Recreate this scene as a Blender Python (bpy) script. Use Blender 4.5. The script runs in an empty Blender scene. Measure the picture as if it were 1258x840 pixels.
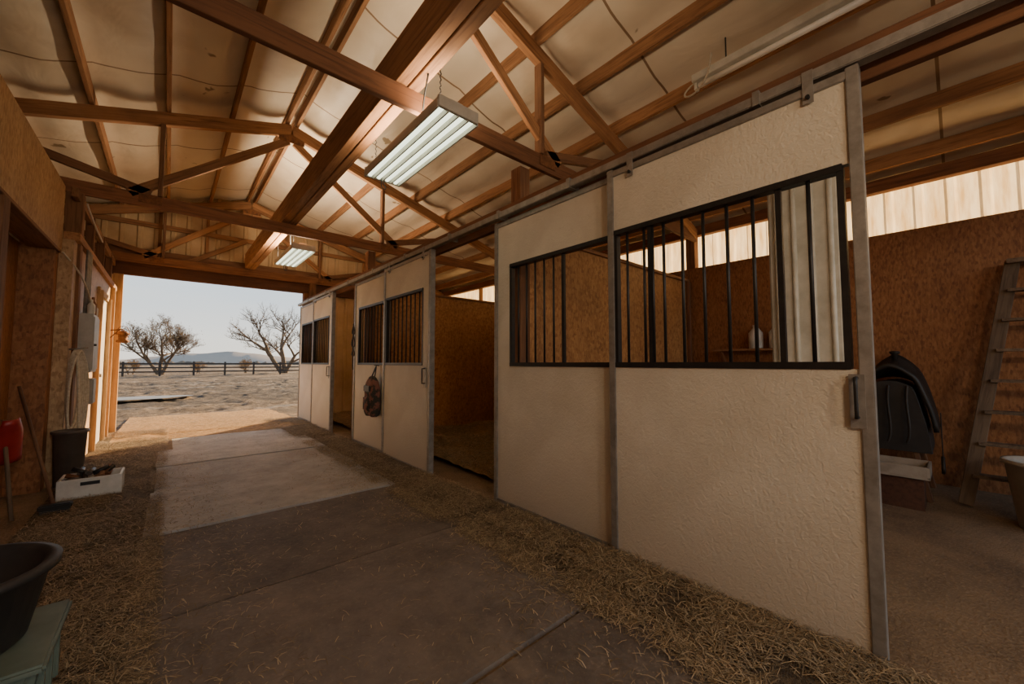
import bpy, bmesh, math, random
import numpy as np
from mathutils import Vector, Matrix
random.seed(4); rng=np.random.default_rng(7)
S=bpy.context.scene; COL=S.collection

# ------------------------------------------------------------ materials
def newmat(name):
    m=bpy.data.materials.new(name); m.use_nodes=True
    nt=m.node_tree; b=nt.nodes['Principled BSDF']; return m,nt,b
def L(nt,a,b): nt.links.new(a,b)
def ramp(nt,fac,stops):
    r=nt.nodes.new('ShaderNodeValToRGB'); e=r.color_ramp.elements
    while len(e)<len(stops): e.new(0.5)
    for i,(p,c) in enumerate(stops):
        e[i].position=p; e[i].color=(c[0],c[1],c[2],1)
    L(nt,fac,r.inputs['Fac']); return r.outputs['Color']
def coords(nt,scale=(1,1,1),rot=(0,0,0),src='Object',rnd=False):
    tc=nt.nodes.new('ShaderNodeTexCoord'); mp=nt.nodes.new('ShaderNodeMapping')
    mp.inputs['Scale'].default_value=scale; mp.inputs['Rotation'].default_value=rot
    L(nt,tc.outputs[src],mp.inputs['Vector'])
    if rnd:
        oi=nt.nodes.new('ShaderNodeObjectInfo'); mu=nt.nodes.new('ShaderNodeMath'); mu.operation='MULTIPLY'; mu.inputs[1].default_value=57.
        L(nt,oi.outputs['Random'],mu.inputs[0]); L(nt,mu.outputs[0],mp.inputs['Location'])
    return mp.outputs['Vector']
def noise(nt,v,scale,detail=6,rough=.6,dist=0):
    n=nt.nodes.new('ShaderNodeTexNoise'); n.inputs['Scale'].default_value=scale; n.inputs['Detail'].default_value=detail
    n.inputs['Roughness'].default_value=rough; n.inputs['Distortion'].default_value=dist
    L(nt,v,n.inputs['Vector']); return n.outputs['Fac']
def bump(nt,b,h,st,dist=.01):
    n=nt.nodes.new('ShaderNodeBump'); n.inputs['Strength'].default_value=st; n.inputs['Distance'].default_value=dist
    L(nt,h,n.inputs['Height']); L(nt,n.outputs['Normal'],b.inputs['Normal'])
def mixc(nt,f,a,b,mode='MIX'):
    m=nt.nodes.new('ShaderNodeMix'); m.data_type='RGBA'; m.blend_type=mode
    if isinstance(f,(int,float)): m.inputs[0].default_value=f
    else: L(nt,f,m.inputs[0])
    for s,i in ((a,6),(b,7)):
        if isinstance(s,tuple): m.inputs[i].default_value=(*s,1)
        else: L(nt,s,m.inputs[i])
    return m.outputs[2]
def simple(name,c1,c2=None,sc=6,rough=.7,metal=0,bp=.15,scale=(1,1,1),bd=.005,lo=.35,hi=.65,rnd=False):
    m,nt,b=newmat(name); v=coords(nt,scale,rnd=rnd)
    c2=c2 or tuple(x*.75 for x in c1)
    n=noise(nt,v,sc,8,.65); L(nt,ramp(nt,n,[(lo,c2),(hi,c1)]),b.inputs['Base Color'])
    b.inputs['Roughness'].default_value=rough; b.inputs['Metallic'].default_value=metal
    if bp: bump(nt,b,noise(nt,v,sc*4,6),bp,bd)
    return m
def wood(name,c1,c2,c3=None):
    m,nt,b=newmat(name); v=coords(nt,(.6,9,9),rnd=True)
    n=noise(nt,v,3.5,8,.65,.6); v2=coords(nt,(1,1,1),rnd=True); n2=noise(nt,v2,1.6,4)
    col=ramp(nt,n,[(.3,c2),(.52,c1),(.7,tuple(x*1.15 for x in c1))])
    col=mixc(nt,ramp(nt,n2,[(.45,(0,0,0)),(.75,(.6,.6,.6))]),col,c3 or c2)
    oi=nt.nodes.new('ShaderNodeObjectInfo')
    col=mixc(nt,.9,col,ramp(nt,oi.outputs['Random'],[(0,(.62,.6,.58)),(1,(1.1,1.05,1))]),'MULTIPLY')
    L(nt,col,b.inputs['Base Color']); b.inputs['Roughness'].default_value=.8
    bump(nt,b,n,.25,.004); return m
def osb(name,light,mid,dark):
    m,nt,b=newmat(name); cols=[]
    for i,(sc,rot) in enumerate((((22,62,22),(.3,.2,.5)),((60,60,19),(.25,.5,.2)))):
        v=coords(nt,sc,rot); nz=nt.nodes.new('ShaderNodeTexVoronoi'); nz.inputs['Scale'].default_value=1.25; nz.inputs['Randomness'].default_value=1
        L(nt,v,nz.inputs['Vector']); s=nt.nodes.new('ShaderNodeSeparateColor'); L(nt,nz.outputs['Color'],s.inputs[0])
        cols.append(s.outputs[i])
    a=nt.nodes.new('ShaderNodeMath'); a.operation='ADD'; L(nt,cols[0],a.inputs[0]); L(nt,cols[1],a.inputs[1])
    h=nt.nodes.new('ShaderNodeMath'); h.operation='MULTIPLY'; h.inputs[1].default_value=.5; L(nt,a.outputs[0],h.inputs[0])
    c=ramp(nt,h.outputs[0],[(.05,dark),(.4,mid),(.95,light)])
    n=noise(nt,coords(nt),1.3,5); c=mixc(nt,.7,c,ramp(nt,n,[(.3,(.68,.63,.58)),(.65,(1,1,1))]),'MULTIPLY')
    L(nt,c,b.inputs['Base Color']); b.inputs['Roughness'].default_value=.6; bump(nt,b,h.outputs[0],.15,.002); return m

M={}
M['wood']=wood('rafter_wood',(.41,.21,.095),(.18,.08,.035))
M['wood_dark']=wood('dark_timber',(.24,.12,.06),(.10,.045,.023))
M['wood_red']=wood('header_timber',(.27,.12,.055),(.12,.048,.022))
M['wood_end']=wood('end_header_timber',(.12,.05,.027),(.06,.025,.014))
M['wood_light']=wood('light_pine',(.62,.42,.22),(.42,.25,.12))
M['wood_grey']=wood('weathered_wood',(.20,.14,.09),(.08,.05,.032))
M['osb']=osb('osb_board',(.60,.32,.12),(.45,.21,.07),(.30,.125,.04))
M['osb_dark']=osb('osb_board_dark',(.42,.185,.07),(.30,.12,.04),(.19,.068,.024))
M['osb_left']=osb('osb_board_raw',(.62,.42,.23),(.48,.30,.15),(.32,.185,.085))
M['galv']=simple('galvanised_steel',(.36,.34,.31),(.24,.225,.2),sc=14,rough=.5,metal=.5,bp=.05)
M['black']=simple('black_steel',(.018,.017,.018),(.03,.028,.026),sc=20,rough=.45,metal=.3,bp=.05)
M['rubber']=simple('black_rubber',(.02,.018,.018),(.035,.03,.027),sc=10,rough=.6,bp=.1)
M['can']=simple('grey_brown_plastic',(.12,.095,.08),(.07,.055,.047),sc=5,rough=.4,bp=.05)
M['white_metal']=simple('white_metal',(.7,.68,.6),(.5,.48,.4),sc=5,rough=.4,bp=.03)
M['plastic_white']=simple('white_plastic',(.75,.72,.66),(.55,.52,.46),sc=6,rough=.45,bp=.03)
M['tray']=simple('dirty_white_plastic',(.42,.37,.31),(.28,.24,.19),sc=6,rough=.5,bp=.03)
M['teal']=simple('teal_plastic',(.16,.20,.16),(.09,.12,.095),sc=5,rough=.4,bp=.05)
M['red']=simple('red_plastic',(.40,.02,.02),(.25,.01,.012),sc=5,rough=.4,bp=.03)
M['rope']=simple('pale_rope',(.65,.58,.46),(.45,.38,.28),sc=40,rough=.9,bp=.2)
M['leather']=simple('black_leather',(.012,.010,.009),(.028,.022,.018),sc=8,rough=.55,bp=.15)
M['rust']=simple('rusty_metal',(.3,.13,.05),(.12,.05,.025),sc=15,rough=.7,metal=.4,bp=.3)
M['grey_box']=simple('grey_enamel',(.50,.47,.41),(.38,.35,.3),sc=7,rough=.5,bp=.05)
m,nt,b=newmat('painted_door_board'); v=coords(nt)
n=noise(nt,v,2.2,6,.6); c=ramp(nt,n,[(.3,(.60,.54,.43)),(.7,(.74,.685,.57))])
tc=nt.nodes.new('ShaderNodeSeparateXYZ'); g=nt.nodes.new('ShaderNodeNewGeometry'); L(nt,g.outputs['Position'],tc.inputs[0])
n2=noise(nt,coords(nt,(6,6,6)),1.2,8,.7)
c=mixc(nt,ramp(nt,n2,[(.66,(0,0,0)),(.78,(.5,.5,.5))]),c,(.28,.21,.14))
mr=nt.nodes.new('ShaderNodeMapRange'); mr.inputs[1].default_value=.0; mr.inputs[2].default_value=.6; mr.inputs[3].default_value=.8; mr.inputs[4].default_value=0
L(nt,tc.outputs[2],mr.inputs[0]); mm=nt.nodes.new('ShaderNodeMath'); mm.operation='MULTIPLY'; L(nt,mr.outputs[0],mm.inputs[0]); L(nt,n,mm.inputs[1])
c=mixc(nt,mm.outputs[0],c,(.27,.19,.12)); L(nt,c,b.inputs['Base Color']); b.inputs['Roughness'].default_value=.6
bump(nt,b,noise(nt,coords(nt),48,4,.55,.8),.8,.006); M['door']=m
m,nt,b=newmat('insulation_vinyl'); v=coords(nt)
n=noise(nt,v,.9,4,.5); c=ramp(nt,n,[(.3,(.62,.52,.39)),(.6,(.76,.67,.53))])
n2=noise(nt,coords(nt,(1,1.3,1)),.8,4,.5); c=mixc(nt,ramp(nt,n2,[(.52,(0,0,0)),(.68,(.45,.45,.45))]),c,(.42,.28,.16))
n3=noise(nt,coords(nt,(1.4,1,1)),2.6,3,.5); c=mixc(nt,ramp(nt,n3,[(.71,(0,0,0)),(.73,(.85,.85,.85))]),c,(.2,.13,.06))
sx=nt.nodes.new('ShaderNodeSeparateXYZ'); L(nt,v,sx.inputs[0])
a=nt.nodes.new('ShaderNodeMath'); a.operation='MULTIPLY'; a.inputs[1].default_value=1/1.83; L(nt,sx.outputs[1],a.inputs[0])
fr=nt.nodes.new('ShaderNodeMath'); fr.operation='FRACT'; L(nt,a.outputs[0],fr.inputs[0])
lt=nt.nodes.new('ShaderNodeMath'); lt.operation='LESS_THAN'; lt.inputs[1].default_value=.012; L(nt,fr.outputs[0],lt.inputs[0])
c=mixc(nt,lt.outputs[0],c,(.25,.16,.09))
L(nt,c,b.inputs['Base Color']); b.inputs['Roughness'].default_value=.45
bump(nt,b,noise(nt,coords(nt,(1,.5,1)),3.2,3,.5,.5),.6,.03); M['insul']=m
m,nt,b=newmat('translucent_fiberglass'); 
n=noise(nt,coords(nt,(1,6,.8)),2.5,5); c=ramp(nt,n,[(.3,(.70,.48,.2)),(.6,(1,.88,.6))])
tr=nt.nodes.new('ShaderNodeBsdfTranslucent'); L(nt,c,tr.inputs[0]); L(nt,c,b.inputs['Base Color']); b.inputs['Roughness'].default_value=.4
mx=nt.nodes.new('ShaderNodeMixShader'); mx.inputs[0].default_value=.55
L(nt,b.outputs[0],mx.inputs[1]); L(nt,tr.outputs[0],mx.inputs[2]); L(nt,mx.outputs[0],nt.nodes['Material Output'].inputs[0]); M['fiber']=m
M['siding']=simple('tan_metal_siding',(.68,.50,.29),(.50,.34,.18),sc=1.5,rough=.55,bp=.05)
m,nt,b=newmat('barn_dirt'); v=coords(nt)
n=noise(nt,v,3,10,.7); n2=noise(nt,v,60,4,.6)
c=ramp(nt,n,[(.3,(.12,.078,.044)),(.65,(.26,.175,.10))]); c=mixc(nt,ramp(nt,n2,[(.5,(0,0,0)),(.7,(.6,.6,.6))]),c,(.38,.27,.15))
L(nt,c,b.inputs['Base Color']); b.inputs['Roughness'].default_value=.95; bump(nt,b,n2,.6,.02); M['dirt']=m
m,nt,b=newmat('dry_dirt_gravel'); v=coords(nt)
n=noise(nt,v,.35,8,.7); n2=noise(nt,v,7,8,.75); n3=noise(nt,coords(nt,(.5,1.8,1)),.22,6,.65); n4=noise(nt,coords(nt,(.6,2.2,1),(0,0,.2)),.35,7,.7)
c=ramp(nt,n2,[(.36,(.05,.034,.02)),(.5,(.15,.105,.063)),(.66,(.36,.26,.16))]); c=mixc(nt,ramp(nt,n3,[(.45,(0,0,0)),(.55,(.85,.85,.85))]),c,(.055,.041,.03))  # dark bands are shade put into the ground colour
c=mixc(nt,ramp(nt,n4,[(.56,(0,0,0)),(.64,(.5,.5,.5))]),c,(.40,.37,.32))
L(nt,c,b.inputs['Base Color']); b.inputs['Roughness'].default_value=.95
ad=nt.nodes.new('ShaderNodeMath'); L(nt,n2,ad.inputs[0]); L(nt,n,ad.inputs[1]); bump(nt,b,ad.outputs[0],1,.15); M['gravel']=m
def matmat(name,c1,c2,straw):
    m,nt,b=newmat(name); v=coords(nt); n=noise(nt,v,2.5,10,.78); n2=noise(nt,v,45,5,.7); n5=noise(nt,coords(nt,(1,.5,1)),1.1,6,.7)
    c=ramp(nt,n,[(.33,c2),(.64,c1)]); oi=nt.nodes.new('ShaderNodeObjectInfo')
    c=mixc(nt,1.0,c,ramp(nt,oi.outputs['Random'],[(0,(.78,.77,.76)),(1,(1.08,1.08,1.08))]),'MULTIPLY')
    c=mixc(nt,ramp(nt,n5,[(.5,(0,0,0)),(.68,(.35,.35,.35))]),c,(.36,.27,.18))
    c=mixc(nt,ramp(nt,n2,[(.58,(0,0,0)),(.70,(straw,)*3)]),c,(.42,.33,.22))
    L(nt,c,b.inputs['Base Color']); b.inputs['Roughness'].default_value=.75
    vo=nt.nodes.new('ShaderNodeTexVoronoi'); vo.inputs['Scale'].default_value=38; L(nt,v,vo.inputs['Vector'])
    bump(nt,b,vo.outputs['Distance'],.5,.005); return m
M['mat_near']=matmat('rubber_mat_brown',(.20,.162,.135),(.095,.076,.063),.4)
M['mat_far']=matmat('rubber_mat_lit_dusty',(.50,.48,.45),(.29,.275,.255),.35)  # dusty too, but the paler grey paints the light on the far mats
m,nt,b=newmat('straw'); g=nt.nodes.new('ShaderNodeNewGeometry')
L(nt,ramp(nt,g.outputs['Random Per Island'],[(0,(.12,.085,.045)),(.5,(.27,.20,.115)),(1,(.54,.42,.26))]),b.inputs['Base Color']); b.inputs['Roughness'].default_value=.8; M['straw']=m
M['bed']=simple('straw_litter',(.26,.19,.11),(.08,.056,.034),sc=34,rough=.95,bp=1,bd=.03)
M['stallbed']=simple('stall_shavings',(.56,.37,.18),(.28,.175,.08),sc=22,rough=.95,bp=1,bd=.04)
M['sun_gold']=simple('sun_gold_straw_floor',(.62,.38,.15),(.30,.17,.065),sc=14,rough=.95,bp=1,bd=.04)  # saturated gold puts the doorway sunlight into the straw colour
M['camo']=simple('camo_cloth',(.26,.11,.075),(.05,.045,.035),sc=11,rough=.95,bp=.4,lo=.47,hi=.53)
M['bark']=simple('tree_bark',(.19,.125,.07),(.10,.065,.04),sc=5,rough=.9,bp=.3)
M['leaf']=simple('dry_leaves',(.45,.26,.09),(.27,.15,.05),sc=3,rough=.9,bp=0)
M['fence']=simple('fence_wood',(.06,.045,.035),(.035,.025,.02),sc=3,rough=.9,bp=.1)
M['hill']=simple('hazy_hill',(.42,.36,.30),(.34,.30,.26),sc=.01,rough=1,bp=0)
M['treeline']=simple('distant_brush',(.22,.17,.12),(.12,.095,.075),sc=.15,rough=1,bp=0)
M['ice']=simple('frozen_puddle',(.22,.25,.27),(.14,.155,.165),sc=2,rough=.8,bp=.3)
m,nt,b=newmat('fluorescent_tube'); b.inputs['Base Color'].default_value=(.8,.85,.75,1); b.inputs['Emission Color'].default_value=(.88,.95,.72,1); b.inputs['Emission Strength'].default_value=2.6; M['tube']=m
m,nt,b=newmat('unlit_tube'); b.inputs['Base Color'].default_value=(.85,.82,.75,1); b.inputs['Roughness'].default_value=.3; M['tube_off']=m
m,nt,b=newmat('added_warm_bulb'); b.inputs['Emission Color'].default_value=(1,.72,.42,1); b.inputs['Emission Strength'].default_value=8; M['fill_bulb']=m  # glow of the added fill pendants

# ------------------------------------------------------------ builders
def empty(name,loc=(0,0,0)):
    o=bpy.data.objects.new(name,None); o.empty_display_size=.1; o.location=loc; COL.objects.link(o); return o
def par(o,p):
    if p is not None:
        o.parent=p; o.matrix_parent_inverse=Matrix.Translation(p.location).inverted()
def mk(name,bm_or_mesh,mat,parent=None,loc=(0,0,0),smooth=False):
    if isinstance(bm_or_mesh,bmesh.types.BMesh):
        me=bpy.data.meshes.new(name); bm_or_mesh.to_mesh(me); bm_or_mesh.free()
    else: me=bm_or_mesh
    if smooth:
        for p in me.polygons: p.use_smooth=True
    if mat: me.materials.append(mat)
    o=bpy.data.objects.new(name,me); o.location=loc; COL.objects.link(o); par(o,parent); return o
def box(name,lo,hi,mat,parent=None,bev=0):
    lo=Vector(lo);hi=Vector(hi);c=(lo+hi)/2;d=hi-lo
    bm=bmesh.new(); bmesh.ops.create_cube(bm,size=1)
    for v in bm.verts: v.co=Vector((v.co.x*d.x,v.co.y*d.y,v.co.z*d.z))
    if bev: bmesh.ops.bevel(bm,geom=bm.edges[:],offset=bev,segments=2,affect='EDGES')
    return mk(name,bm,mat,parent,c)
def frame_mat(p0,p1):
    p0=Vector(p0);p1=Vector(p1);x=(p1-p0).normalized()
    up=Vector((0,0,1)) if abs(x.z)<.95 else Vector((0,1,0))
    y=up.cross(x).normalized(); z=x.cross(y)
    m=Matrix((x,y,z)).transposed().to_4x4(); m.translation=(p0+p1)/2; return m,(p1-p0).length
def member(name,p0,p1,w,h,mat,parent=None,bev=.004):
    m,l=frame_mat(p0,p1); bm=bmesh.new(); bmesh.ops.create_cube(bm,size=1)
    for v in bm.verts: v.co=Vector((v.co.x*l,v.co.y*w,v.co.z*h))
    if bev: bmesh.ops.bevel(bm,geom=bm.edges[:],offset=bev,segments=1,affect='EDGES')
    o=mk(name,bm,mat); 
    if parent is not None:
        o.parent=parent; m=Matrix.Translation(-parent.location)@m
    o.matrix_local=m; return o
def rod(name,p0,p1,r,mat,parent=None,seg=12,r2=None):
    m,l=frame_mat(p0,p1); bm=bmesh.new()
    bmesh.ops.create_cone(bm,cap_ends=True,segments=seg,radius1=r,radius2=r if r2 is None else r2,depth=l,matrix=Matrix.Rotation(math.pi/2,4,'Y'))
    o=mk(name,bm,mat,smooth=False)
    for p in o.data.polygons:
        if len(p.vertices)==4: p.use_smooth=True
    if parent is not None: o.parent=parent; m=Matrix.Translation(-parent.location)@m
    o.matrix_local=m; return o
def tube(name,pts,r,mat,parent=None,cyclic=False,smooth=True):
    cu=bpy.data.curves.new(name,'CURVE'); cu.dimensions='3D'; cu.bevel_depth=r; cu.bevel_resolution=3; cu.use_fill_caps=True
    s=cu.splines.new('NURBS' if smooth else 'POLY'); s.points.add(len(pts)-1)
    for i,p in enumerate(pts): s.points[i].co=(*p,1)
    s.use_cyclic_u=cyclic
    if smooth: s.order_u=min(4,len(pts)); s.use_endpoint_u=True
    o=bpy.data.objects.new(name,cu); COL.objects.link(o); cu.materials.append(mat); par(o,parent); return o
def lathe(name,prof,mat,parent=None,loc=(0,0,0),seg=40,sx=1,sy=1):
    bm=bmesh.new(); rings=[]
    for r,z in prof:
        rings.append([bm.verts.new((r*math.cos(2*math.pi*i/seg)*sx,r*math.sin(2*math.pi*i/seg)*sy,z)) for i in range(seg)])
    for a,b in zip(rings,rings[1:]):
        for i in range(seg): bm.faces.new((a[i],a[(i+1)%seg],b[(i+1)%seg],b[i]))
    bm.faces.new(rings[0]); bm.faces.new(rings[-1]); bmesh.ops.recalc_face_normals(bm,faces=bm.faces)
    return mk(name,bm,mat,parent,loc,smooth=True)

# ------------------------------------------------------------ geometry params
RX=1.2; HW=4.62; XR=5.82; XL=-3.42; YE=9.8; YS=-3.2
AP=4.42; SL=.30
def zu(x): return AP-SL*abs(x-RX)        # underside of top chord
XF=2.18
def grid(name,x0,x1,y0,y1,nx,ny,f,mat,parent=None,smooth=True):
    xs=np.linspace(x0,x1,nx+1); ys=np.linspace(y0,y1,ny+1); vs=[(x,y,f(x,y)) for y in ys for x in xs]
    fs=[(j*(nx+1)+i,j*(nx+1)+i+1,(j+1)*(nx+1)+i+1,(j+1)*(nx+1)+i) for j in range(ny) for i in range(nx)]
    me=bpy.data.meshes.new(name); me.from_pydata(vs,[],fs); return mk(name,me,mat,parent,smooth=smooth)
box('floor',(XL-.1,YS-1,-.1),(XR+.15,YE+.15,0),M['dirt'])
from mathutils import noise as mnoise
def gz(x,y):
    d=max(0,min(1,(y-10.5)/3)); q=Vector((x,y,0))
    return -.06+d*(.05*mnoise.noise(q*.5)+.07*mnoise.noise(q*1.3+Vector((0,0,3)))+.06*mnoise.noise(q*3.3+Vector((0,0,7))))
gd=empty('ground',(0,0,0))
grid('near_yard',-9,15,YE+.14,36,300,330,gz,M['gravel'],gd)
grid('far_yard',-34,60,36,75,200,100,gz,M['gravel'],gd)
grid('west_yard',-34,-9,YE+.14,36,60,60,gz,M['gravel'],gd); grid('east_yard',15,60,YE+.14,36,80,60,gz,M['gravel'],gd)
box('far_field',(-400,70,-.5),(400,900,-.08),M['gravel'],gd)
box('south_yard',(-60,-60,-.6),(60,YE+.2,-.12),M['gravel'],gd)

def roof(name,xa,xb):
    nx=60; ny=130
    def f(x,y):
        s=abs(x-RX); ph=(s%.62)/.62
        return zu(x)+.30-.05*math.sin(math.pi*ph)*(.8+.4*abs(math.sin(math.pi*y/1.83)))+.03*mnoise.noise(Vector((x*1.5,y*1.1,1)))+.012*mnoise.noise(Vector((x*6,y*3,1)))
    return grid(name,xa,xb,YS,YE+.1,nx,ny,f,M['insul'])
roof('ceiling_west',XL-.25,RX); roof('ceiling_east',RX,XR+.25)
rf=empty('roof_sheeting')
for sg in (-1,1):
    xe=RX+sg*(HW+.35)
    o=member('metal_sheet',(RX,(YS+YE)/2,zu(RX)+.40),(xe,(YS+YE)/2,zu(xe)+.40),YE-YS+.5,.02,M['siding'],rf,bev=0)
pl=empty('roof_purlins')
for sg in (-1,1):
    for i in range(8):
        s=.06+.62*i; x=RX+sg*s
        if s>HW+.1: continue
        z=zu(x)+.145+.07
        member('purlin',(x,YS,z),(x,YE,z),.04,.14,M['wood'],pl)
def truss(y,gable=False):
    t=empty('roof_truss',(RX,y,3.0)); w=.045
    def mb(n,a,b,h=.14,wd=w,mat='wood_red',dy=0): member(n,(a[0],y+dy,a[1]),(b[0],y+dy,b[1]),wd,h,M[mat],t)
    mb('bottom_chord',(XL,3.07),(XR,3.07),.15)
    for sg in (-1,1):
        xe=RX+sg*HW
        mb('top_chord',(RX,zu(RX)+.07),(xe,zu(xe)+.07),.15,.07,'wood')
        mb('vertical_web',(RX+sg*1.34,3.14),(RX+sg*1.34,zu(RX+1.34)),.09,mat='wood_dark')
        mb('diagonal_web',(RX+sg*.04,AP-.1),(RX+sg*1.6,3.12),.1,mat='wood')
        mb('outer_web',(RX+sg*1.42,3.16),(RX+sg*2.9,zu(RX+2.9)-.02),.09,mat='wood_dark')
    box('gusset_plate',(RX-.16,y-.03,AP-.12),(RX+.16,y-.024,AP+.08),M['rust'],t)
    for sg in (-1,1): box('gusset_plate',(RX+sg*1.42-.1,y-.03,3.04),(RX+sg*1.42+.1,y-.024,3.14),M['rust'],t)
for y in (-1.1,2.5,6.1,9.62): truss(y)
rb=empty('ridge_support_beam')
member('beam_ply',(RX-.045,YS,3.30),(RX-.045,YE-.2,3.30),.085,.3,M['wood'],rb)
member('beam_ply',(RX+.045,YS,3.29),(RX+.045,YE-.2,3.29),.085,.3,M['wood'],rb)

# ------------------------------------------------------------ walls
def ribbed(name,axis,c,u0,u1,z0,zt,mat,pitch=.23,d=.022,parent=None):
    us=[];u=u0
    while u<u1-1e-4:
        for du,dd in ((0,0),(.14,0),(.16,d),(.21,d)):
            if u+du<u1: us.append((u+du,dd))
        u+=pitch
    us.append((u1,0)); vs=[];fs=[]
    for uu,dd in us:
        for zz in (z0,zt(uu) if callable(zt) else zt):
            vs.append((uu,c-dd,zz) if axis=='x' else (c-dd,uu,zz))
    for i in range(len(us)-1): fs.append((2*i,2*i+2,2*i+3,2*i+1))
    me=bpy.data.meshes.new(name); me.from_pydata(vs,[],fs); return mk(name,me,mat,parent)
wr=empty('wall_east',(XR,3,1))
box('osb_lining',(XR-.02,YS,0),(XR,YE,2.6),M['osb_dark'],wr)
ribbed('lower_siding','y',XR+.16,YS,YE,-.1,2.6,M['siding'],parent=wr)
ribbed('translucent_band','y',XR+.16,YS,YE,2.6,3.13,M['fiber'],parent=wr)
ribbed('upper_siding','y',XR+.16,YS,YE,3.13,3.36,M['siding'],parent=wr)
member('top_girt',(XR+.06,YS,3.16),(XR+.06,YE,3.16),.1,.14,M['wood_red'],wr)
member('sill_girt',(XR+.07,YS,2.585),(XR+.07,YE,2.585),.13,.04,M['wood'],wr)
for y in (-1.1,2.5,6.1,9.62): member('wall_post',(XR+.07,y+.08,0),(XR+.07,y+.08,3.2),.13,.13,M['wood_dark'],wr)
for y in (.7,4.3,7.9): member('girt_block',(XR+.07,y,2.6),(XR+.07,y,3.1),.1,.04,M['wood'],wr)
wl=empty('wall_west',(XL,3,1))
ribbed('siding','y',XL,YS,YE,-.1,3.2,M['siding'],parent=wl,d=-.022)
OL,OR,OH=-.68,2.24,2.8
we=empty('wall_north',(RX,YE,2))
ribbed('gable_siding','x',YE+.02,XL,XR+.15,3.0,lambda x:zu(x)+.3,M['siding'],parent=we,d=.022)
ribbed('west_siding','x',YE+.02,XL,OL-.02,-.1,3.02,M['siding'],parent=we)
ribbed('east_siding','x',YE+.02,OR+.1,XR+.15,-.1,3.02,M['siding'],parent=we)
member('door_header',(XL,YE-.07,2.90),(XR,YE-.07,2.90),.12,.24,M['wood_end'],we)
member('door_header_upper',(XL,YE-.05,3.22),(XR,YE-.05,3.22),.06,.12,M['wood_dark'],we)
member('jamb_west',(OL-.035,YE-.06,0),(OL-.035,YE-.06,2.8),.13,.07,M['wood_light'],we)
member('jamb_east',(OR+.07,YE-.06,0),(OR+.07,YE-.06,3.0),.13,.13,M['wood_red'],we)
for x in (-2.2,-1.2,-.2,.5,1.9,2.6,3.6,4.6): member('gable_stud',(x,YE-.04,3.05),(x,YE-.04,zu(x)+.2),.05,.04,M['wood'],we)
member('gable_brace',(.1,YE-.09,3.05),(1.15,YE-.09,3.75),.03,.09,M['wood'],we)
member('gable_girt',(-1.8,YE-.06,3.75),(4.2,YE-.06,3.75),.04,.09,M['wood'],we)

XP=XF+.30
for i,y in enumerate((2.63,6.2)):
    p=empty('wall_partition',(4,y,1.2))
    box('osb_sheet',(XP,y-.02,0),(XR-.03,y+.02,2.4),M['osb'],p)
    member('cap_rail',(XP,y,2.42),(XR-.03,y,2.42),.09,.04,M['wood'],p)
    member('corner_stud',(XR-.08,y-.05,0),(XR-.08,y-.05,2.4),.06,.04,M['wood_red'],p)

# ------------------------------------------------------------ stall fronts
DZ=-.035
def front(name,y0,y1,x,w0,w1,bars,thick=(),slide=False,handle=None):
    e=empty(name,(x,(y0+y1)/2,0)); t=.018
    b0=.07
    def bx(n,lo,hi,m,p,bev=0): return box(n,(lo[0],lo[1],max(.003,lo[2]+DZ)),(hi[0],hi[1],hi[2]+DZ),m,p,bev)
    bx('lower_board',(x-t,y0+.02,b0),(x+t,y1-.02,1.21),M['door'],e)
    bx('upper_board',(x-t,y0+.02,2.08),(x+t,y1-.02,2.45),M['door'],e)
    if w0-y0>.06: bx('stile_board',(x-t,y0+.02,1.21),(x+t,w0-.015,2.08),M['door'],e)
    if y1-w1>.06: bx('stile_board',(x-t,w1+.015,1.21),(x+t,y1-.02,2.08),M['door'],e)
    for yy in (y0,y1): bx('steel_stile',(x-t-.012,yy-.022,.04),(x+t+.012,yy+.022,2.49),M['galv'],e,.003)
    bx('bottom_channel',(x-t-.01,y0,.035),(x+t+.01,y1,.075),M['galv'],e,.003)
    bx('top_channel',(x-t-.01,y0,2.44),(x+t+.01,y1,2.48),M['galv'],e,.003)
    for zz in (1.225,2.07): bx('window_rail',(x-t-.008,w0-.01,zz-.016),(x+t+.008,w1+.01,zz+.016),M['black'],e,.002)
    for yy in (w0,w1): bx('window_stile',(x-t-.004,yy-.012,1.22),(x+t+.004,yy+.012,2.075),M['black'],e,.002)
    for yb in bars: rod('bar',(x,yb,1.19),(x,yb,2.04),.0085,M['black'],e,10)
    for yb in thick: bx('mullion',(x-.013,yb-.012,1.22),(x+.013,yb+.012,2.07),M['black'],e,.002)
    if slide:
        for yy in (y0+.15,y1-.15):
            bx('hanger_plate',(x-t-.016,yy-.02,2.40),(x-t-.01,yy+.02,2.55),M['galv'],e)
            rod('hanger_bolt',(x-t-.03,yy,2.39),(x-t,yy,2.39),.009,M['black'],e)
    if handle is not None:
        hy=handle; px=x-t-.05
        tube('pull_handle',[(x-t,hy,1.14),(px,hy,1.14),(px,hy,1.11),(px,hy,1.01),(px,hy,.98),(x-t,hy,.98)],.007,M['black'],e,smooth=False)
        bx('handle_plate',(x-t-.016,hy-.025,.97),(x-t-.012,hy+.025,1.19),M['galv'],e)
    return e
bars1=[1.345,1.23,1.175,1.105,.995,.88,.76,.64,.415]
front('stall_door',.245,1.45,XF-.03,.30,1.42,bars1,(.53,1.19),True,.275)
front('stall_front_panel',1.47,2.69,XF+.02,1.50,2.50,[2.42,2.32,2.22,2.12,2.02],(1.92,))
def bs(a,b,n): return [a+(b-a)*(i+1)/(n+1) for i in range(n)]
front('stall_door',3.78,4.98,XF-.03,3.95,4.93,bs(3.95,4.93,8),(),True,3.86)
front('stall_front_panel',5.0,6.2,XF+.02,5.04,6.05,bs(5.04,6.05,8),())
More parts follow.
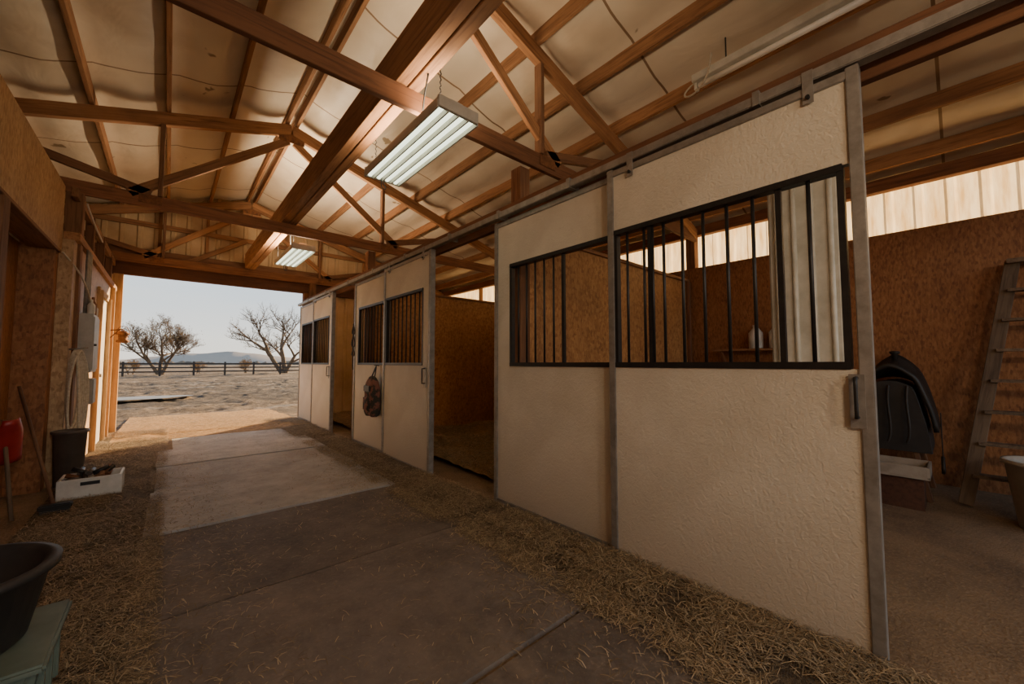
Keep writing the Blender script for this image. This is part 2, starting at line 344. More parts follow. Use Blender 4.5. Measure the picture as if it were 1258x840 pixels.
front('stall_door',7.2,8.38,XF-.03,7.35,8.33,bs(7.35,8.33,8),(),True,7.28)
front('stall_front_panel',8.4,9.6,XF+.02,8.44,9.45,bs(8.44,9.45,8),())
tr=empty('sliding_door_track',(XF,4,2.5))
box('rail',(XF-.06,-1.1,2.465),(XF-.0,9.65,2.515),M['galv'],tr,.004)
member('header_board',(XF+.07,YS,2.52),(XF+.07,9.7,2.52),.05,.19,M['wood_red'],tr)
member('header_board_rear',(XF+.14,YS,2.56),(XF+.14,9.7,2.56),.04,.14,M['wood_dark'],tr)
for y in (-.5,.6,1.8,2.6,3.4,4.4,5.4,6.4,7.6,8.8): box('track_bracket',(XF-.066,y-.015,2.46),(XF+.05,y+.015,2.53),M['galv'],tr)
for y in (-1.1,2.6,6.2,9.58):
    member('support_post',(XF+.225,y+.02,0),(XF+.225,y+.02,3.0),.12,.13,M['wood_dark'],None)
member('jamb_board',(XF+.03,6.27,0),(XF+.03,6.27,2.42),.04,.1,M['wood_dark'],None)

# ------------------------------------------------------------ west side rooms
XW=-.84
h=empty('wall_west_room',(XW,2,2.6))
box('osb_header',(XW-.02,YS,2.32),(XW,5.86,2.98),M['osb_left'],h)
box('header_return',(XW-2.4,5.84,0),(XW-.24,5.86,2.98),M['osb_left'],h)
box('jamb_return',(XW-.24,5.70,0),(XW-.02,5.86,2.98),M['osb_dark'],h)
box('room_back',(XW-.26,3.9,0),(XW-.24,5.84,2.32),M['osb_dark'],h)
member('soffit_board',(XW-.1,YS,2.31),(XW-.1,5.84,2.31),.2,.03,M['wood_dark'],h)
for y in (4.12,1.7,-.6):
    member('door_post',(XW-.07,y,0),(XW-.07,y,2.31),.14,.14,M['wood_dark'],h)
member('alcove_stud',(XW-.2,4.75,0),(XW-.2,4.75,2.3),.08,.05,M['wood_red'],h)
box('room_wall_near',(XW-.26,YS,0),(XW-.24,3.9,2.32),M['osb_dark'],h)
XV=-.76
f=empty('wall_west_far',(XV,8,1.2))
box('osb_face',(XV-.03,5.88,0),(XV,7.7,2.45),M['osb_left'],f)
box('end_return',(XW-.02,5.865,0),(XV,5.885,2.45),M['osb_left'],f)
box('osb_face_over_door',(XV-.03,7.7,2.2),(XV,9.66,2.45),M['osb_left'],f)
box('osb_face_end',(XV-.03,8.75,0),(XV,9.66,2.2),M['osb_left'],f)
member('top_plate',(XV-.02,5.88,2.49),(XV-.02,9.66,2.49),.12,.08,M['wood'],f)
member('upper_rail',(XV-.02,5.88,2.95),(XV-.02,9.66,2.95),.05,.1,M['wood'],f)
for y in (6.1,7.0,8.0,9.0): member('loft_stud',(XV-.02,y,2.5),(XV-.02,y,3.0),.08,.05,M['wood_dark'],f)
member('aisle_post',(XV-.04,6.12,0),(XV-.04,6.12,3.0),.13,.13,M['wood_dark'],f)
d=empty('door_1',(XV,8.2,1))
box('door_leaf',(XV-.025,7.76,.02),(XV+.01,8.69,2.14),M['plastic_white'],d,.004)
for z0,z1 in ((.2,.95),(1.1,1.95)): box('door_panel',(XV+.005,7.9,z0),(XV+.02,8.55,z1),M['plastic_white'],d,.006)
rod('door_knob',(XV+.01,7.86,1.03),(XV+.07,7.86,1.03),.025,M['galv'],d)
for a,b_ in (((XV+.015,7.72,0),(XV+.015,7.72,2.2)),((XV+.015,8.73,0),(XV+.015,8.73,2.2)),((XV+.015,7.68,2.2),(XV+.015,8.77,2.2))):
    member('door_trim',a,b_,.09 if a[2]!=b_[2] else .03,.03 if a[2]!=b_[2] else .09,M['wood_light'],d)
member('trim_1',(XV+.03,9.2,0),(XV+.03,9.2,2.45),.06,.04,M['wood_light'],None)

# ------------------------------------------------------------ light fixtures
UPC=(1,.76,.50)
def fluoro(x,y0,y1,z,w=.31,up=90):
    e=empty('fluorescent_fixture',(x,(y0+y1)/2,z)); 
    box('housing',(x-w/2,y0,z+.02),(x+w/2,y1,z+.05),M['white_metal'],e,.004)
    box('ballast_cover',(x-.05,y0+.02,z+.05),(x+.05,y1-.02,z+.09),M['white_metal'],e,.004)
    for yy in (y0,y1): box('end_cap',(x-w/2,yy-.012,z-.02),(x+w/2,yy+.012,z+.06),M['grey_box'],e,.003)
    for i in range(4):
        xx=x-w/2+w*(i+.5)/4
        rod('tube',(xx,y0+.02,z-.004),(xx,y1-.02,z-.004),.018,M['tube'],e,14)
    for i in range(5):
        xx=x-w/2+w*i/4
        box('reflector_fin',(xx-.005,y0,z-.028),(xx+.005,y1,z+.03),M['grey_box'],e)
    for yy in (y0+.08,y1-.08):
        n=14; zt=3.19; cx=1.297
        for i in range(n):
            za=z+.05+(zt-z-.05)*i/n; zb=z+.05+(zt-z-.05)*(i+1)/n
            rod('chain_link',(cx+(.006 if i%2 else -.004),yy,za),(cx+(-.004 if i%2 else .006),yy,zb),.004,M['black'],e,6)
    tube('power_cord',[(x-.1,y0+.3,z+.05),(x-.14,y0+.25,z+.2),(x-.15,y0+.1,z+.25),(x-.16,y0+.1,3.3)],.006,M['black'],e)
    tube('pull_cord',[(x-.02,y1-.05,z),(x-.03,y1-.03,z-.08),(x,y1-.05,z-.13),(x+.03,y1-.05,z-.1),(x,y1-.02,z-.04)],.004,M['black'],e)
    ld=bpy.data.lights.new('fill_uplight','AREA'); ld.shape='RECTANGLE'; ld.size=w-.04; ld.size_y=y1-y0-.06; ld.energy=up; ld.color=UPC  # unseen area light added above the housing to brighten the ceiling
    lo=bpy.data.objects.new('fill_uplight',ld); COL.objects.link(lo); lo.location=(x,(y0+y1)/2,z+.10); lo.rotation_euler=(math.pi,0,0); par(lo,e)
fluoro(1.39,2.12,3.36,2.86,up=34); fluoro(1.42,6.2,7.42,2.86,up=95)
e=empty('ceiling_batten_light',(3.55,.85,3.8)); zb=zu(3.5)-.0
box('body',(3.43,.22,zb-.02),(3.55,1.47,zb+.045),M['white_metal'],e,.004)
rod('tube',(3.49,.26,zb-.045),(3.49,1.43,zb-.045),.024,M['tube_off'],e,14)
for y in (.24,1.45): box('lampholder',(3.465,y-.012,zb-.08),(3.515,y+.012,zb-.02),M['white_metal'],e)
for y in (.5,1.2): rod('hanger',(3.49,y,zb+.04),(3.49,y,zb+.32),.006,M['black'],e)
tube('cable',[(3.49,1.47,zb),(3.5,1.6,zb-.03),(3.5,1.55,zb-.15),(3.4,1.3,zb-.1),(3.3,1.25,zb+.05)],.008,M['rope'],e)
def fill_pendant(x,y,z,zt,power,col=(1,.75,.49)):  # added fill lamp, hung out of view to brighten the interior
    e=empty('added_fill_pendant',(x,y,z))
    rod('stem',(x,y,z+.1),(x,y,zt),.008,M['black'],e)
    lathe('socket',[(.02,.10),(.03,.10),(.035,.05),(.03,.04),(.001,.04)],M['black'],e,(x,y,z))
    lathe('fill_bulb',[(.01,.05),(.02,.04),(.035,.02),(.035,-.01),(.02,-.03),(.004,-.038)],M['fill_bulb'],e,(x,y,z),seg=20)
    ld=bpy.data.lights.new('fill_light','POINT'); ld.energy=power; ld.color=col; ld.shadow_soft_size=.12
    lo=bpy.data.objects.new('fill_light',ld); COL.objects.link(lo); lo.location=(x,y,z-.18); par(lo,e)
fill_pendant(.3,-1.1,2.55,3.0,60); fill_pendant(.4,-2.6,2.6,4.3,75)

# ------------------------------------------------------------ rubber mats
ys=[-2.4,-1.2,.02,1.24,2.46,3.68,4.88,6.04,7.15,8.2]
for i in range(len(ys)-1):
    jx=random.uniform(-.03,.03); x0=-.08+jx; x1=1.72+jx; y0,y1=ys[i]+.012,ys[i+1]-.012
    if i==8: x0+=.15;x1-=.15
    th=.016+.008*(i%2)
    bm=bmesh.new(); nx,ny=24,16; g=[[None]*(nx+1) for _ in range(ny+1)]
    for j in range(ny+1):
        for k in range(nx+1):
            x=x0+(x1-x0)*k/nx; y=y0+(y1-y0)*j/ny
            x+=.012*mnoise.noise(Vector((y*2,i,k*.02))); y+=.012*mnoise.noise(Vector((x*2,i*3.3,j*.05)))
            g[j][k]=bm.verts.new((x,y,th+.005*mnoise.noise(Vector((x*2,y*2,i)))))
    for j in range(ny):
        for k in range(nx): bm.faces.new((g[j][k],g[j][k+1],g[j+1][k+1],g[j+1][k]))
    r=bmesh.ops.extrude_face_region(bm,geom=bm.faces[:])
    for v in [q for q in r['geom'] if isinstance(q,bmesh.types.BMVert)]: v.co.z=0.0005
    bmesh.ops.recalc_face_normals(bm,faces=bm.faces)
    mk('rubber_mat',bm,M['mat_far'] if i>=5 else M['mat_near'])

# ------------------------------------------------------------ straw
def mound(x,y):
    n=mnoise.noise(Vector((x*2.3,y*2.3,0)))*.5+mnoise.noise(Vector((x*7,y*7,5)))*.3
    h=0
    if x>XF+.05: 
        if y>2.66: h=.06+.09*n
    elif y>8.9: h=.012+.012*n
    elif x>1.68:
        t=min(1,(x-1.68)/.15)*min(1,max(0,(XF-x)/.06)); h=t*(.03+.025*n)
    elif x<-.06 and x>-.84:
        t=min(1,(-.06-x)/.2); h=t*(.018+.02*n)
    return max(0,h)
ss=empty('scattered_straw')
grid('litter_east_strip',1.66,XF-.06,-1.1,9.6,12,200,lambda x,y:mound(x,y)+.002,M['bed'],ss)
grid('litter_west_strip',-.75,-.06,YS,9.0,14,200,lambda x,y:mound(x,y)+.002,M['bed'],ss)
grid('sunlit_threshold_litter',-.62,2.1,8.3,12.5,50,80,lambda x,y:.004+max(0,mound(x,y)) if y<9.9 else .006+.02*mnoise.noise(Vector((x*3,y*3,1)))-.05*max(0,y-10.3)/2.2,M['sun_gold'],ss)  # straw sheet added where the sun falls, its gold colour painted sunlight
sb1=empty('stall_bedding',(4,4.4,0)); sb2=empty('stall_bedding',(4,7.9,0))
grid('bedding_layer',XP,XR-.05,2.68,6.15,90,90,lambda x,y:mound(x,y)+.002,M['stallbed'],sb1)
grid('bedding_layer',XP,XR-.05,6.25,9.5,50,50,lambda x,y:mound(x,y)+.002,M['stallbed'],sb2)
def straws(name,regions,parent,w0=.0008,w1=.0019):
    V=[];F=[];k=0
    for (x0,x1,y0,y1,n,lo,hi,lift,bias) in regions:
        for _ in range(n):
            u=random.random()**bias
            x=x0+(x1-x0)*u; y=random.uniform(y0,y1)
            cl=mnoise.noise(Vector((x*2.6,y*2.6,9)))
            if cl<random.uniform(-.5,.1): continue
            l=random.uniform(lo,hi); a=random.uniform(0,math.pi*2); w=random.uniform(w0,w1)
            d=Vector((math.cos(a),math.sin(a),random.uniform(-.15,.25))); s=Vector((-math.sin(a),math.cos(a),0))*w
            p=Vector((x,y,mound(x,y)+.004+random.random()*lift)); 
            if -.12<x<1.76 and y<8.2: p.z=max(p.z,.028)
            q=p+d*l*.5+Vector((random.uniform(-1,1),random.uniform(-1,1),random.random()*.8))*l*.1; r=q+(d+Vector((0,0,-.25))+s*random.uniform(-90,90))*l*.5
            for t in (q,r):
                t.z=max(t.z,.004); t.x=min(max(t.x,x0-.02),x1+.02); t.y=min(max(t.y,y0-.02),y1+.02)
            V+= [p-s,p+s,q-s,q+s,r-s,r+s]; F+=[(k,k+1,k+3,k+2),(k+2,k+3,k+5,k+4)]; k+=6
    me=bpy.data.meshes.new(name); me.from_pydata(V,[],F); mk(name,me,M['straw'],parent)
straws('straw_blades',[
 (1.55,XF-.07,.0,3.5,33000,.02,.085,.03,.8),(1.55,XF-.07,3.5,9.6,24000,.03,.10,.03,.8),
 (-.73,.0,1.2,4.5,33000,.02,.08,.02,.9),(-.73,.02,4.5,9.5,17000,.03,.11,.02,.9),
 (-.05,1.7,.2,4.5,2200,.012,.055,.003,1),(-.05,1.7,4.5,8.5,1500,.02,.08,.003,1),
 (1.1,1.75,.2,4.5,5200,.015,.06,.004,.4),(1.3,1.75,4.5,9,2600,.02,.07,.004,.5),(-.08,.45,1.2,4.5,3200,.015,.06,.004,2.5),(-.08,.4,4.5,9,2200,.02,.08,.004,2.2),
 (-.6,2.1,8.2,12.3,7000,.04,.11,.01,1)],ss)
straws('straw_blades',[(XP+.02,5.7,2.75,6.05,20000,.05,.15,.05,1)],sb1,.0016,.0035); straws('straw_blades',[(XP+.02,5.7,6.35,9.4,8000,.05,.15,.05,1)],sb2,.0016,.0035)

# ------------------------------------------------------------ west side objects
e=empty('storage_bin',(-.52,2.12,0))
bm=bmesh.new(); bmesh.ops.create_cube(bm,size=1)
for v in bm.verts:
    s=1 if v.co.z>0 else .88; v.co=Vector((v.co.x*.50*s,v.co.y*.42*s,(v.co.z+.5)*.27+.0))
bmesh.ops.bevel(bm,geom=bm.edges[:],offset=.02,segments=3,affect='EDGES'); mk('bin_body',bm,M['teal'],e,(-.52,2.12,0))
box('bin_rim',(-.79,1.89,.25),(-.25,2.35,.275),M['teal'],e,.008)
for x in (-.66,-.52,-.38): 
    for y in (1.905,2.33): box('bin_rib',(x-.012,y-.012,.05),(x+.012,y+.012,.25),M['teal'],e,.004)
for y in (2.0,2.12,2.24): box('bin_rib',(-.29,y-.012,.05),(-.265,y+.012,.25),M['teal'],e,.004)
lathe('rubber_feed_tub',[(.19,.0),(.2,.01),(.245,.22),(.268,.225),(.27,.245),(.245,.25),(.23,.24),(.185,.03),(.0001,.025)],M['rubber'],None,(-.53,2.14,.276))
lathe('tall_bucket',[(.09,0),(.095,.01),(.115,.50),(.13,.505),(.13,.53),(.112,.53),(.107,.50),(.085,.03),(.001,.02)],M['can'],None,(-.69,5.72,.02))
e=empty('white_crate',(-.48,5.25,0)); c=(-.48,5.25)
box('crate_base',(c[0]-.2,c[1]-.14,.03),(c[0]+.2,c[1]+.14,.05),M['plastic_white'],e)
for s in (-1,1):
    box('crate_side',(c[0]-.2,c[1]+s*.14-.01,.02),(c[0]+.2,c[1]+s*.14+.01,.19),M['plastic_white'],e,.004)
    box('crate_end',(c[0]+s*.19-.01,c[1]-.14,.02),(c[0]+s*.19+.01,c[1]+.14,.19),M['plastic_white'],e,.004)
    box('crate_slot',(c[0]-.06,c[1]+s*.152-.001,.13),(c[0]+.06,c[1]+s*.152+.001,.16),M['black'],e)
for i in range(14):
    x=c[0]+random.uniform(-.12,.12);y=c[1]+random.uniform(-.08,.08); a=random.uniform(0,3.1)
    rod('grooming_brush',(x-.05*math.cos(a),y-.05*math.sin(a),.15+random.random()*.06),(x+.05*math.cos(a),y+.05*math.sin(a),.16+random.random()*.09),.02,random.choice([M['rust'],M['black'],M['wood_dark'],M['leather'],M['can']]),e)
e=empty('push_broom',(-.7,4.9,0))
rod('handle',(-.64,4.78,.06),(-.95,5.30,1.0),.012,M['wood_dark'],e)
box('broom_head',(-.72,4.72,.05),(-.54,4.80,.09),M['black'],e,.008); box('bristles',(-.71,4.73,.02),(-.55,4.79,.055),M['rubber'],e)
e=empty('red_shovel',(-.9,5.1,0))
rod('handle',(-.84,4.72,.02),(-.96,4.98,.75),.013,M['wood_grey'],e)
bm=bmesh.new(); g=[]
for j in range(9):
    t=j/8; row=[]
    for i in range(9):
        s=(i/8-.5)*2; w=.075*(1-.35*max(0,t-.7)/.3)
        row.append(bm.verts.new((s*w,-.03*(1-s*s)-.02*t,t*.36)))
    g.append(row)
for j in range(8):
    for i in range(8): bm.faces.new((g[j][i],g[j][i+1],g[j+1][i+1],g[j+1][i]))
o=mk('blade',bm,M['red'],None,smooth=True); o.modifiers.new('s','SOLIDIFY').thickness=.006
o.parent=e; o.location=(-.02,-.12,.42); o.rotation_euler=(.2,-.15,.7)
e=empty('electrical_panel',(-.74,6.45,1.4))
box('cabinet',(XV+.002,6.2,1.10),(XV+.13,6.62,1.74),M['grey_box'],e,.006); box('cabinet_door',(XV+.13,6.22,1.13),(XV+.14,6.6,1.71),M['grey_box'],e,.003)
rod('latch',(XV+.14,6.26,1.4),(XV+.16,6.26,1.4),.012,M['black'],e)
for y in (6.30,6.42,6.54): rod('conduit',(XV+.05,y,1.74),(XV+.05,y,2.45),.014,M['galv'],e)
rod('conduit_low',(XV+.05,6.46,.03),(XV+.05,6.46,1.10),.016,M['galv'],e)
e=empty('junction_box',(-.72,6.8,.9)); box('box_body',(XV+.002,6.72,.72),(XV+.10,6.95,1.02),M['grey_box'],e,.005)
box('box_lid',(XV+.10,6.73,.73),(XV+.108,6.94,1.01),M['galv'],e,.003)
e=empty('spray_bottles',(-.7,6.4,1.74))
for i,(y,hh) in enumerate(((6.30,.16),(6.42,.2),(6.54,.14))): lathe('bottle',[(.03,0),(.032,.01),(.032,hh*.6),(.013,hh*.8),(.013,hh),(.001,hh+.005)],M['plastic_white' if i!=1 else 'rust'],e,(XV+.098,y,1.742),seg=16)
XC=XV+.01
e=empty('hanging_hose_coil',(XC,5.95,1.0))
rod('hook',(XC-.01,5.93,1.34),(XC+.12,5.95,1.36),.008,M['galv'],e)
for i in range(6):
    pts=[]
    for k in range(14):
        a=2*math.pi*k/14; pts.append((XC+.03+.008*i+(.035+.004*i)*math.sin(a),5.94+(.07+.01*i)*math.sin(a),.93-.02*i+(.40+.02*i)*math.cos(a)))
    tube('hose_loop',pts,.011,M['rope'],e,cyclic=True)
tube('loose_end',[(XC+.05,5.90,1.3),(XC+.09,5.89,.8),(XC+.09,5.88,.5),(XC+.11,5.84,.35)],.011,M['rope'],e)
e=empty('wall_cable',(-.7,6.0,2.2))
tube('cable_run',[(XW+.015,5.80,2.3),(XC+.03,5.95,2.15),(XC+.05,6.05,2.05),(XV+.1,6.3,1.9),(XV+.08,6.4,1.75)],.008,M['rope'],e)
tube('cable_run',[(XV+.05,6.05,2.9),(XV+.1,6.2,2.7),(XV+.08,6.6,2.75),(XV+.05,7.4,2.8)],.008,M['plastic_white'],e)
e=empty('wall_lantern',(-.65,8.95,1.6))
rod('bracket',(XV,8.95,1.72),(XV+.19,8.95,1.75),.012,M['rust'],e)
tube('scroll',[(XV,8.95,1.58),(XV+.06,8.95,1.6),(XV+.10,8.95,1.7),(XV+.16,8.95,1.75)],.008,M['rust'],e)
lathe('lantern_body',[(.02,.17),(.05,.15),(.09,.11),(.06,.10),(.055,.02),(.08,.01),(.08,-.02),(.03,-.03)],M['rust'],e,(XV+.19,8.95,1.56),seg=16)
tube('bail',[(XV+.11,8.95,1.66),(XV+.12,8.95,1.78),(XV+.19,8.95,1.82),(XV+.26,8.95,1.78),(XV+.27,8.95,1.66)],.005,M['rust'],e)

# ------------------------------------------------------------ hanging bag + halter on stall
e=empty('hanging_backpack',(2.05,5.25,.8))
bm=bmesh.new(); bmesh.ops.create_cube(bm,size=2)
bmesh.ops.subdivide_edges(bm,edges=bm.edges[:],cuts=10,use_grid_fill=True)
for v in bm.verts:
    p=v.co.copy(); 
    r=(abs(p.x)**5+abs(p.y)**5+abs(p.z)**5)**(1/5); p=p/r
    w=1-.42*max(0,p.z)**2; n=1+.10*mnoise.noise(p*2.5)+.06*mnoise.noise(p*6)
    v.co=Vector((p.x*.065*w*n,p.y*.165*w*n,p.z*.27-.02*abs(p.y)))
mk('bag_body',bm,M['camo'],e,(2.09,5.25,.76),smooth=True)
bm=bmesh.new(); bmesh.ops.create_cube(bm,size=1)
for v in bm.verts: v.co=Vector((v.co.x*.05,v.co.y*.22,v.co.z*.2))
bmesh.ops.bevel(bm,geom=bm.edges[:],offset=.02,segments=3,affect='EDGES'); mk('front_pocket',bm,M['camo'],e,(2.025,5.25,.66),smooth=True)
box('flap',(2.005,5.15,.82),(2.03,5.35,.90),M['black'],e,.008)
for yy in (5.19,5.31): tube('hanging_strap',[(2.09,yy,.98),(2.12,(yy+5.25)/2,1.08),(2.14,5.25,1.16)],.009,M['black'],e)
rod('wall_hook',(2.18,5.25,1.165),(2.11,5.25,1.175),.006,M['black'],e)
e=empty('horse_halter',(2.13,6.1,1.6))
for r,z in ((.07,1.72),(.09,1.55),(.06,1.38)):
    tube('strap_loop',[(2.13+.012*math.sin(2*a),6.13+r*.6*math.sin(a),z+r*1.2*math.cos(a)) for a in [k*math.pi/5 for k in range(10)]],.009,M['leather'],e,cyclic=True)
tube('lead_rope',[(2.13,6.13,1.75),(2.12,6.15,1.4),(2.13,6.12,1.1)],.009,M['leather'],e)

# ------------------------------------------------------------ stall A contents
e=empty('white_wrapped_post',(3.0,.55,1.2))
x0,x1,y0,y1=2.9,3.1,.42,.78
box('core',(x0,y0,0),(x1,y1,2.7),M['white_metal'],e,.01)
for i in range(4): rod('rib',(x0-.004,y0+.04+i*.09,.0),(x0-.004,y0+.04+i*.09,2.7),.014,M['white_metal'],e,10)
e=empty('wall_shelf',(5.7,1.6,1.38)); box('board',(5.55,1.0,1.36),(XR-.02,2.2,1.385),M['wood'],e)
for y in (1.1,2.1): member('bracket',(XR-.03,y,1.15),(5.6,y,1.36),.03,.04,M['wood_red'],e)
for y in (1.47,1.7): lathe('plastic_jug',[(.07,0),(.08,.01),(.08,.2),(.03,.27),(.03,.3),(.001,.305)],M['plastic_white'],None,(5.67,y,1.387),seg=24)
e=empty('saddle_on_rack',(5.25,.42,0)); cx,cy=5.3,.42
for sx in (-.25,.25):
    for sy in (-.22,.22): member('rack_leg',(cx+sx*1.2,cy+sy,0.0),(cx+sx,cy+sy*.3,.85),.05,.04,M['wood_dark'],e)
member('rack_beam',(cx-.33,cy,.88),(cx+.33,cy,.88),.1,.08,M['wood_dark'],e)
def saddle(nm,R,L_,flap,z0,thick,mat,horn):
    bm=bmesh.new(); g=[]
    for j in range(21):
        t=j/20*2-1; row=[]
        for i in range(31):
            s=i/30*2-1; a=s*1.5; seat=(.10*t*t+.10*max(0,t-.6)/.4)*horn
            ext=max(0,abs(s)-.5)/.5
            y=R*math.sin(a)*(1+.12*ext); z=R*math.cos(a)+seat*(1-abs(s))-flap*ext
            row.append(bm.verts.new((t*L_*(1-.15*ext),y+.012*mnoise.noise(Vector((t*3,s*4,1))),z)))
        g.append(row)
    for j in range(20):
        for i in range(30): bm.faces.new((g[j][i],g[j+1][i],g[j+1][i+1],g[j][i+1]))
    if horn==0:
        bm.faces.new([g[0][i] for i in range(31)]); bm.faces.new([g[20][i] for i in range(30,-1,-1)])
    o=mk(nm,bm,mat,e,(cx,cy,z0),smooth=horn>0); o.modifiers.new('s','SOLIDIFY').thickness=thick
saddle('saddle_blanket',.22,.38,.42,.82,.02,M['rubber'],0)
saddle('saddle_seat',.26,.32,.26,.84,.03,M['leather'],1)
lathe('saddle_horn',[(.02,0),(.018,.08),(.04,.1),(.04,.12),(.001,.125)],M['leather'],e,(cx+.28,cy,1.2),seg=16)
for s in (-1,1):
    tube('stirrup',[(cx,cy+s*.30,.35),(cx+.07,cy+s*.30,.27),(cx+.07,cy+s*.30,.22),(cx-.07,cy+s*.30,.22),(cx-.07,cy+s*.30,.27),(cx,cy+s*.30,.35)],.012,M['leather'],e,smooth=False)
    member('stirrup_leather',(cx,cy+s*.30,.75),(cx,cy+s*.30,.34),.03,.008,M['leather'],e)
for i,yy in enumerate((.30,.42,.54)): tube('bridle_strap',[(cx-.40,yy,1.0),(cx-.42,yy+.03,.8),(cx-.41,yy-.03,.62),(cx-.40,yy+.02,.5)],.010,M['leather'],e)
e=empty('feed_tray',(4.75,.38,.0)); x0,x1,y0,y1=4.6,4.95,.18,.62
box('stand',(x0+.04,y0+.04,0),(x1-.04,y1-.04,.26),M['wood_end'],e); box('tray_base',(x0,y0,.26),(x1,y1,.28),M['tray'],e)
for a,b_ in (((x0,y0),(x1,y0+.015)),((x0,y1-.015),(x1,y1)),((x0,y0),(x0+.015,y1)),((x1-.015,y0),(x1,y1))): box('tray_side',(a[0],a[1],.27),(b_[0],b_[1],.36),M['tray'],e)
e=empty('wooden_step_ladder',(5.3,-.3,0))
for yo,yt in ((-.0,-.36),(-.55,-.72)): member('front_rail',(5.05,yo,0.02),(5.60,yt,2.1),.03,.09,M['wood_grey'],e)
for yo,yt in ((-.0,-.34),(-.57,-.74)): member('rear_rail',(5.72,yo,0.02),(5.68,yt,2.05),.03,.05,M['wood_grey'],e)
for k in range(1,8):
    t=k/8; x=5.05+.55*t; z=2.1*t; y0=-.0-.36*t; y1=-.55-.17*t
    box('step',(x-.06,y1,z-.012),(x+.06,y0,z+.012),M['wood_grey'],e)
box('ladder_top',(5.52,-.76,2.08),(5.75,-.32,2.12),M['wood_grey'],e,.005)
lathe('muck_bucket',[(.16,0),(.17,.01),(.22,.46),(.24,.465),(.24,.49),(.215,.49),(.205,.46),(.155,.03),(.001,.02)],M['tray'],None,(4.75,-.42,.0))

# ------------------------------------------------------------ outdoors
e=empty('rail_fence',(5,52,0)); YF=52
x=-24
while x<=60:
    box('fence_post',(x-.08,YF-.08,-.2),(x+.08,YF+.08,1.35),M['fence'],e); x+=2.6
for z in (.35,.75,1.15): box('fence_rail',(-24,YF-.1,z-.07),(60,YF-.05,z+.07),M['fence'],e)
grid('distant_hills',-700,900,840,900,160,2,lambda x,y:(-1 if y<845 else 0)+max(0,(14+14*mnoise.noise(Vector((x*.006,0,0)))+3*mnoise.noise(Vector((x*.03,1,0))))*min(1,(y-840)/30)),M['hill'])
grid('distant_treeline',-260,360,318,322,900,2,lambda x,y:-.3 if y<319 else max(.2,1.9+2.6*mnoise.noise(Vector((x*.05,3,0)))+1.2*mnoise.noise(Vector((x*.4,1,0)))+.7*mnoise.noise(Vector((x*1.7,1,0)))),M['treeline'])
bm=bmesh.new(); vs=[bm.verts.new((-.7+1.3*math.cos(a)*(1+.2*math.sin(3*a)),18.0+.8*math.sin(a),.05)) for a in [k*math.pi/16 for k in range(32)]]; bm.faces.new(vs); mk('frozen_puddle',bm,M['ice'])
def tree(name,base,height,seed,leans,spread,depth=6,leafp=.25):
    R=random.Random(seed); V=[];F=[];LV=[];LF=[]
    def seg(p,q,r0,r1,n):
        d=(q-p).normalized(); a=d.orthogonal().normalized(); b_=d.cross(a); k=len(V)
        for c,r in ((p,r0),(q,r1)):
            for i in range(n):
                t=2*math.pi*i/n; V.append(c+a*r*math.cos(t)+b_*r*math.sin(t))
        for i in range(n): F.append((k+i,k+(i+1)%n,k+n+(i+1)%n,k+n+i))
    def grow(p,d,l,r,dep):
        n=3; q=p
        for s in range(n):
            d=(d+Vector((R.uniform(-1,1),R.uniform(-1,1),R.uniform(-.5,.7)))*.17).normalized()
            q2=q+d*l/n; seg(q,q2,r*(1-.12*s),r*(1-.12*(s+1)),6 if dep>3 else 3); q=q2
            if dep>0 and s>0 or (dep>0 and dep<depth-1):
                for _ in range(1 if s<2 else 2):
                    ax=Vector((R.uniform(-1,1),R.uniform(-1,1),R.uniform(-.3,1))).normalized()
                    nd=(d*.8+ax*spread).normalized(); grow(q,nd,l*R.uniform(.55,.8),max(.010,r*.55),dep-1)
        if dep<=1 and R.random()<leafp:
            for _ in range(2):
                c=q+Vector((R.uniform(-.2,.2),R.uniform(-.2,.2),R.uniform(-.2,.2))); k=len(LV); s=.07
                LV.extend([c,c+Vector((s,0,s)),c+Vector((0,s,s*1.5))]); LF.append((k,k+1,k+2))
    for ln,hh in leans:
        o=Vector((R.uniform(-.3,.3),0,0))*(len(leans)>1)
        grow(Vector((0,0,-.3))+o,Vector((ln,R.uniform(-.2,.2),1)).normalized(),height*hh*.33,height*hh*.03,depth)
    e=empty(name,base); me=bpy.data.meshes.new('branches'); me.from_pydata(V,[],F); mk('branches',me,M['bark'],e,base,smooth=True)
    me=bpy.data.meshes.new('leaves'); me.from_pydata(LV,[],LF); mk('leaves',me,M['leaf'],e,base)
tree('bare_tree',(-.5,57,0),7.2,3,[(-.45,.9),(0,1),(.5,.9)],.85,6,.10)
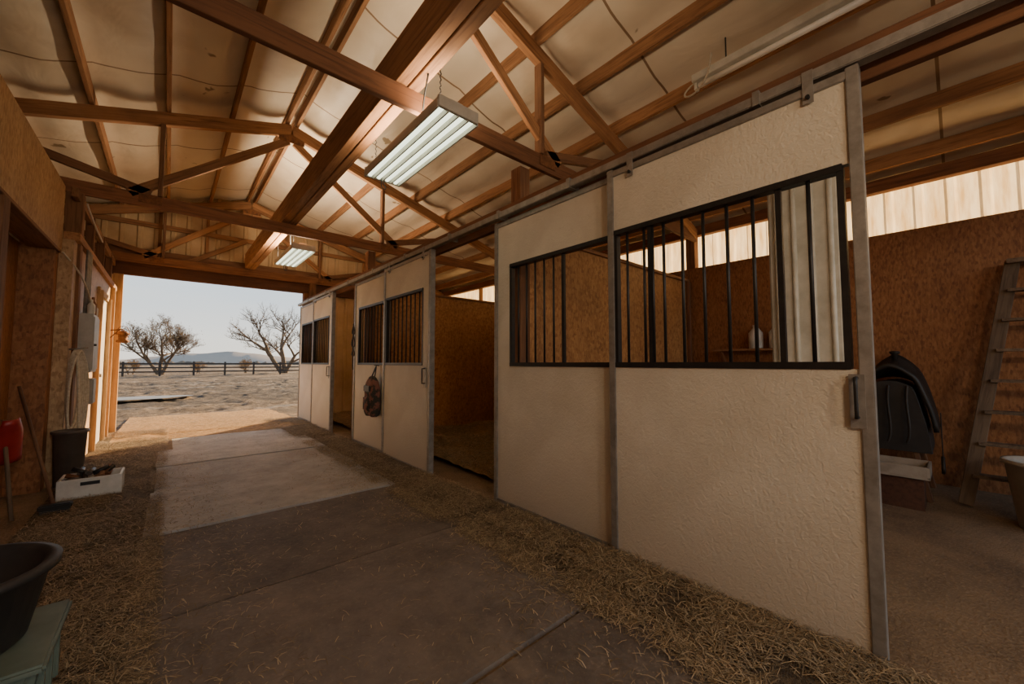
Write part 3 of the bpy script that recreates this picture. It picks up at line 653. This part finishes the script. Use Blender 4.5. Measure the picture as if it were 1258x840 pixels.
tree('bare_tree',(11.0,56,0),10.2,11,[(-.9,1.0),(-.3,1.0),(.35,.8)],.85,5,.08)
tree('dry_bush',(-3.0,60,0),2.2,5,[(0,1),(.3,1),(-.3,1)],.8,4)
tree('dry_bush',(7.5,60,0),2.4,9,[(0,1),(.3,1),(-.3,1)],.8,4)
tree('dry_bush',(2.8,60,0),1.8,21,[(0,1),(.3,1),(-.3,1)],.8,4)

# ------------------------------------------------------------ sun & sky
sd=bpy.data.lights.new('sun','SUN'); sd.energy=17; sd.angle=.01; sd.color=(1,.66,.33)
so=bpy.data.objects.new('sun',sd); COL.objects.link(so)
az=math.radians(50); el=math.radians(17)
dirv=Vector((math.sin(az)*math.cos(el),math.cos(az)*math.cos(el),math.sin(el)))
so.location=dirv*30; so.rotation_euler=dirv.to_track_quat('Z','Y').to_euler()
w=bpy.data.worlds.new('World'); S.world=w; w.use_nodes=True; nt=w.node_tree; bg=nt.nodes['Background']
tc=nt.nodes.new('ShaderNodeTexCoord'); sp=nt.nodes.new('ShaderNodeSeparateXYZ'); L(nt,tc.outputs['Generated'],sp.inputs[0])
c=ramp(nt,sp.outputs[2],[(0,(1.0,.93,.80)),(.05,(.98,.95,.87)),(.16,(.66,.79,.90)),(.5,(.38,.54,.76))])
mp=nt.nodes.new('ShaderNodeMapping'); mp.inputs['Scale'].default_value=(1,1,5); L(nt,tc.outputs['Generated'],mp.inputs[0])
n=noise(nt,mp.outputs[0],2.2,5,.55); c=mixc(nt,ramp(nt,n,[(.45,(0,0,0)),(.7,(.45,.45,.45))]),c,(.98,.94,.86))
L(nt,c,bg.inputs[0]); bg.inputs[1].default_value=1.5

# ------------------------------------------------------------ camera
cd=bpy.data.cameras.new('camera'); cd.lens=36*480/1258; cd.sensor_width=36; cd.sensor_fit='HORIZONTAL'; cd.clip_start=.05; cd.clip_end=2000
co=bpy.data.objects.new('camera',cd); COL.objects.link(co); co.location=(0,0,1.2)
co.rotation_euler=(math.radians(93.1),0,math.radians(-41.3)); S.camera=co
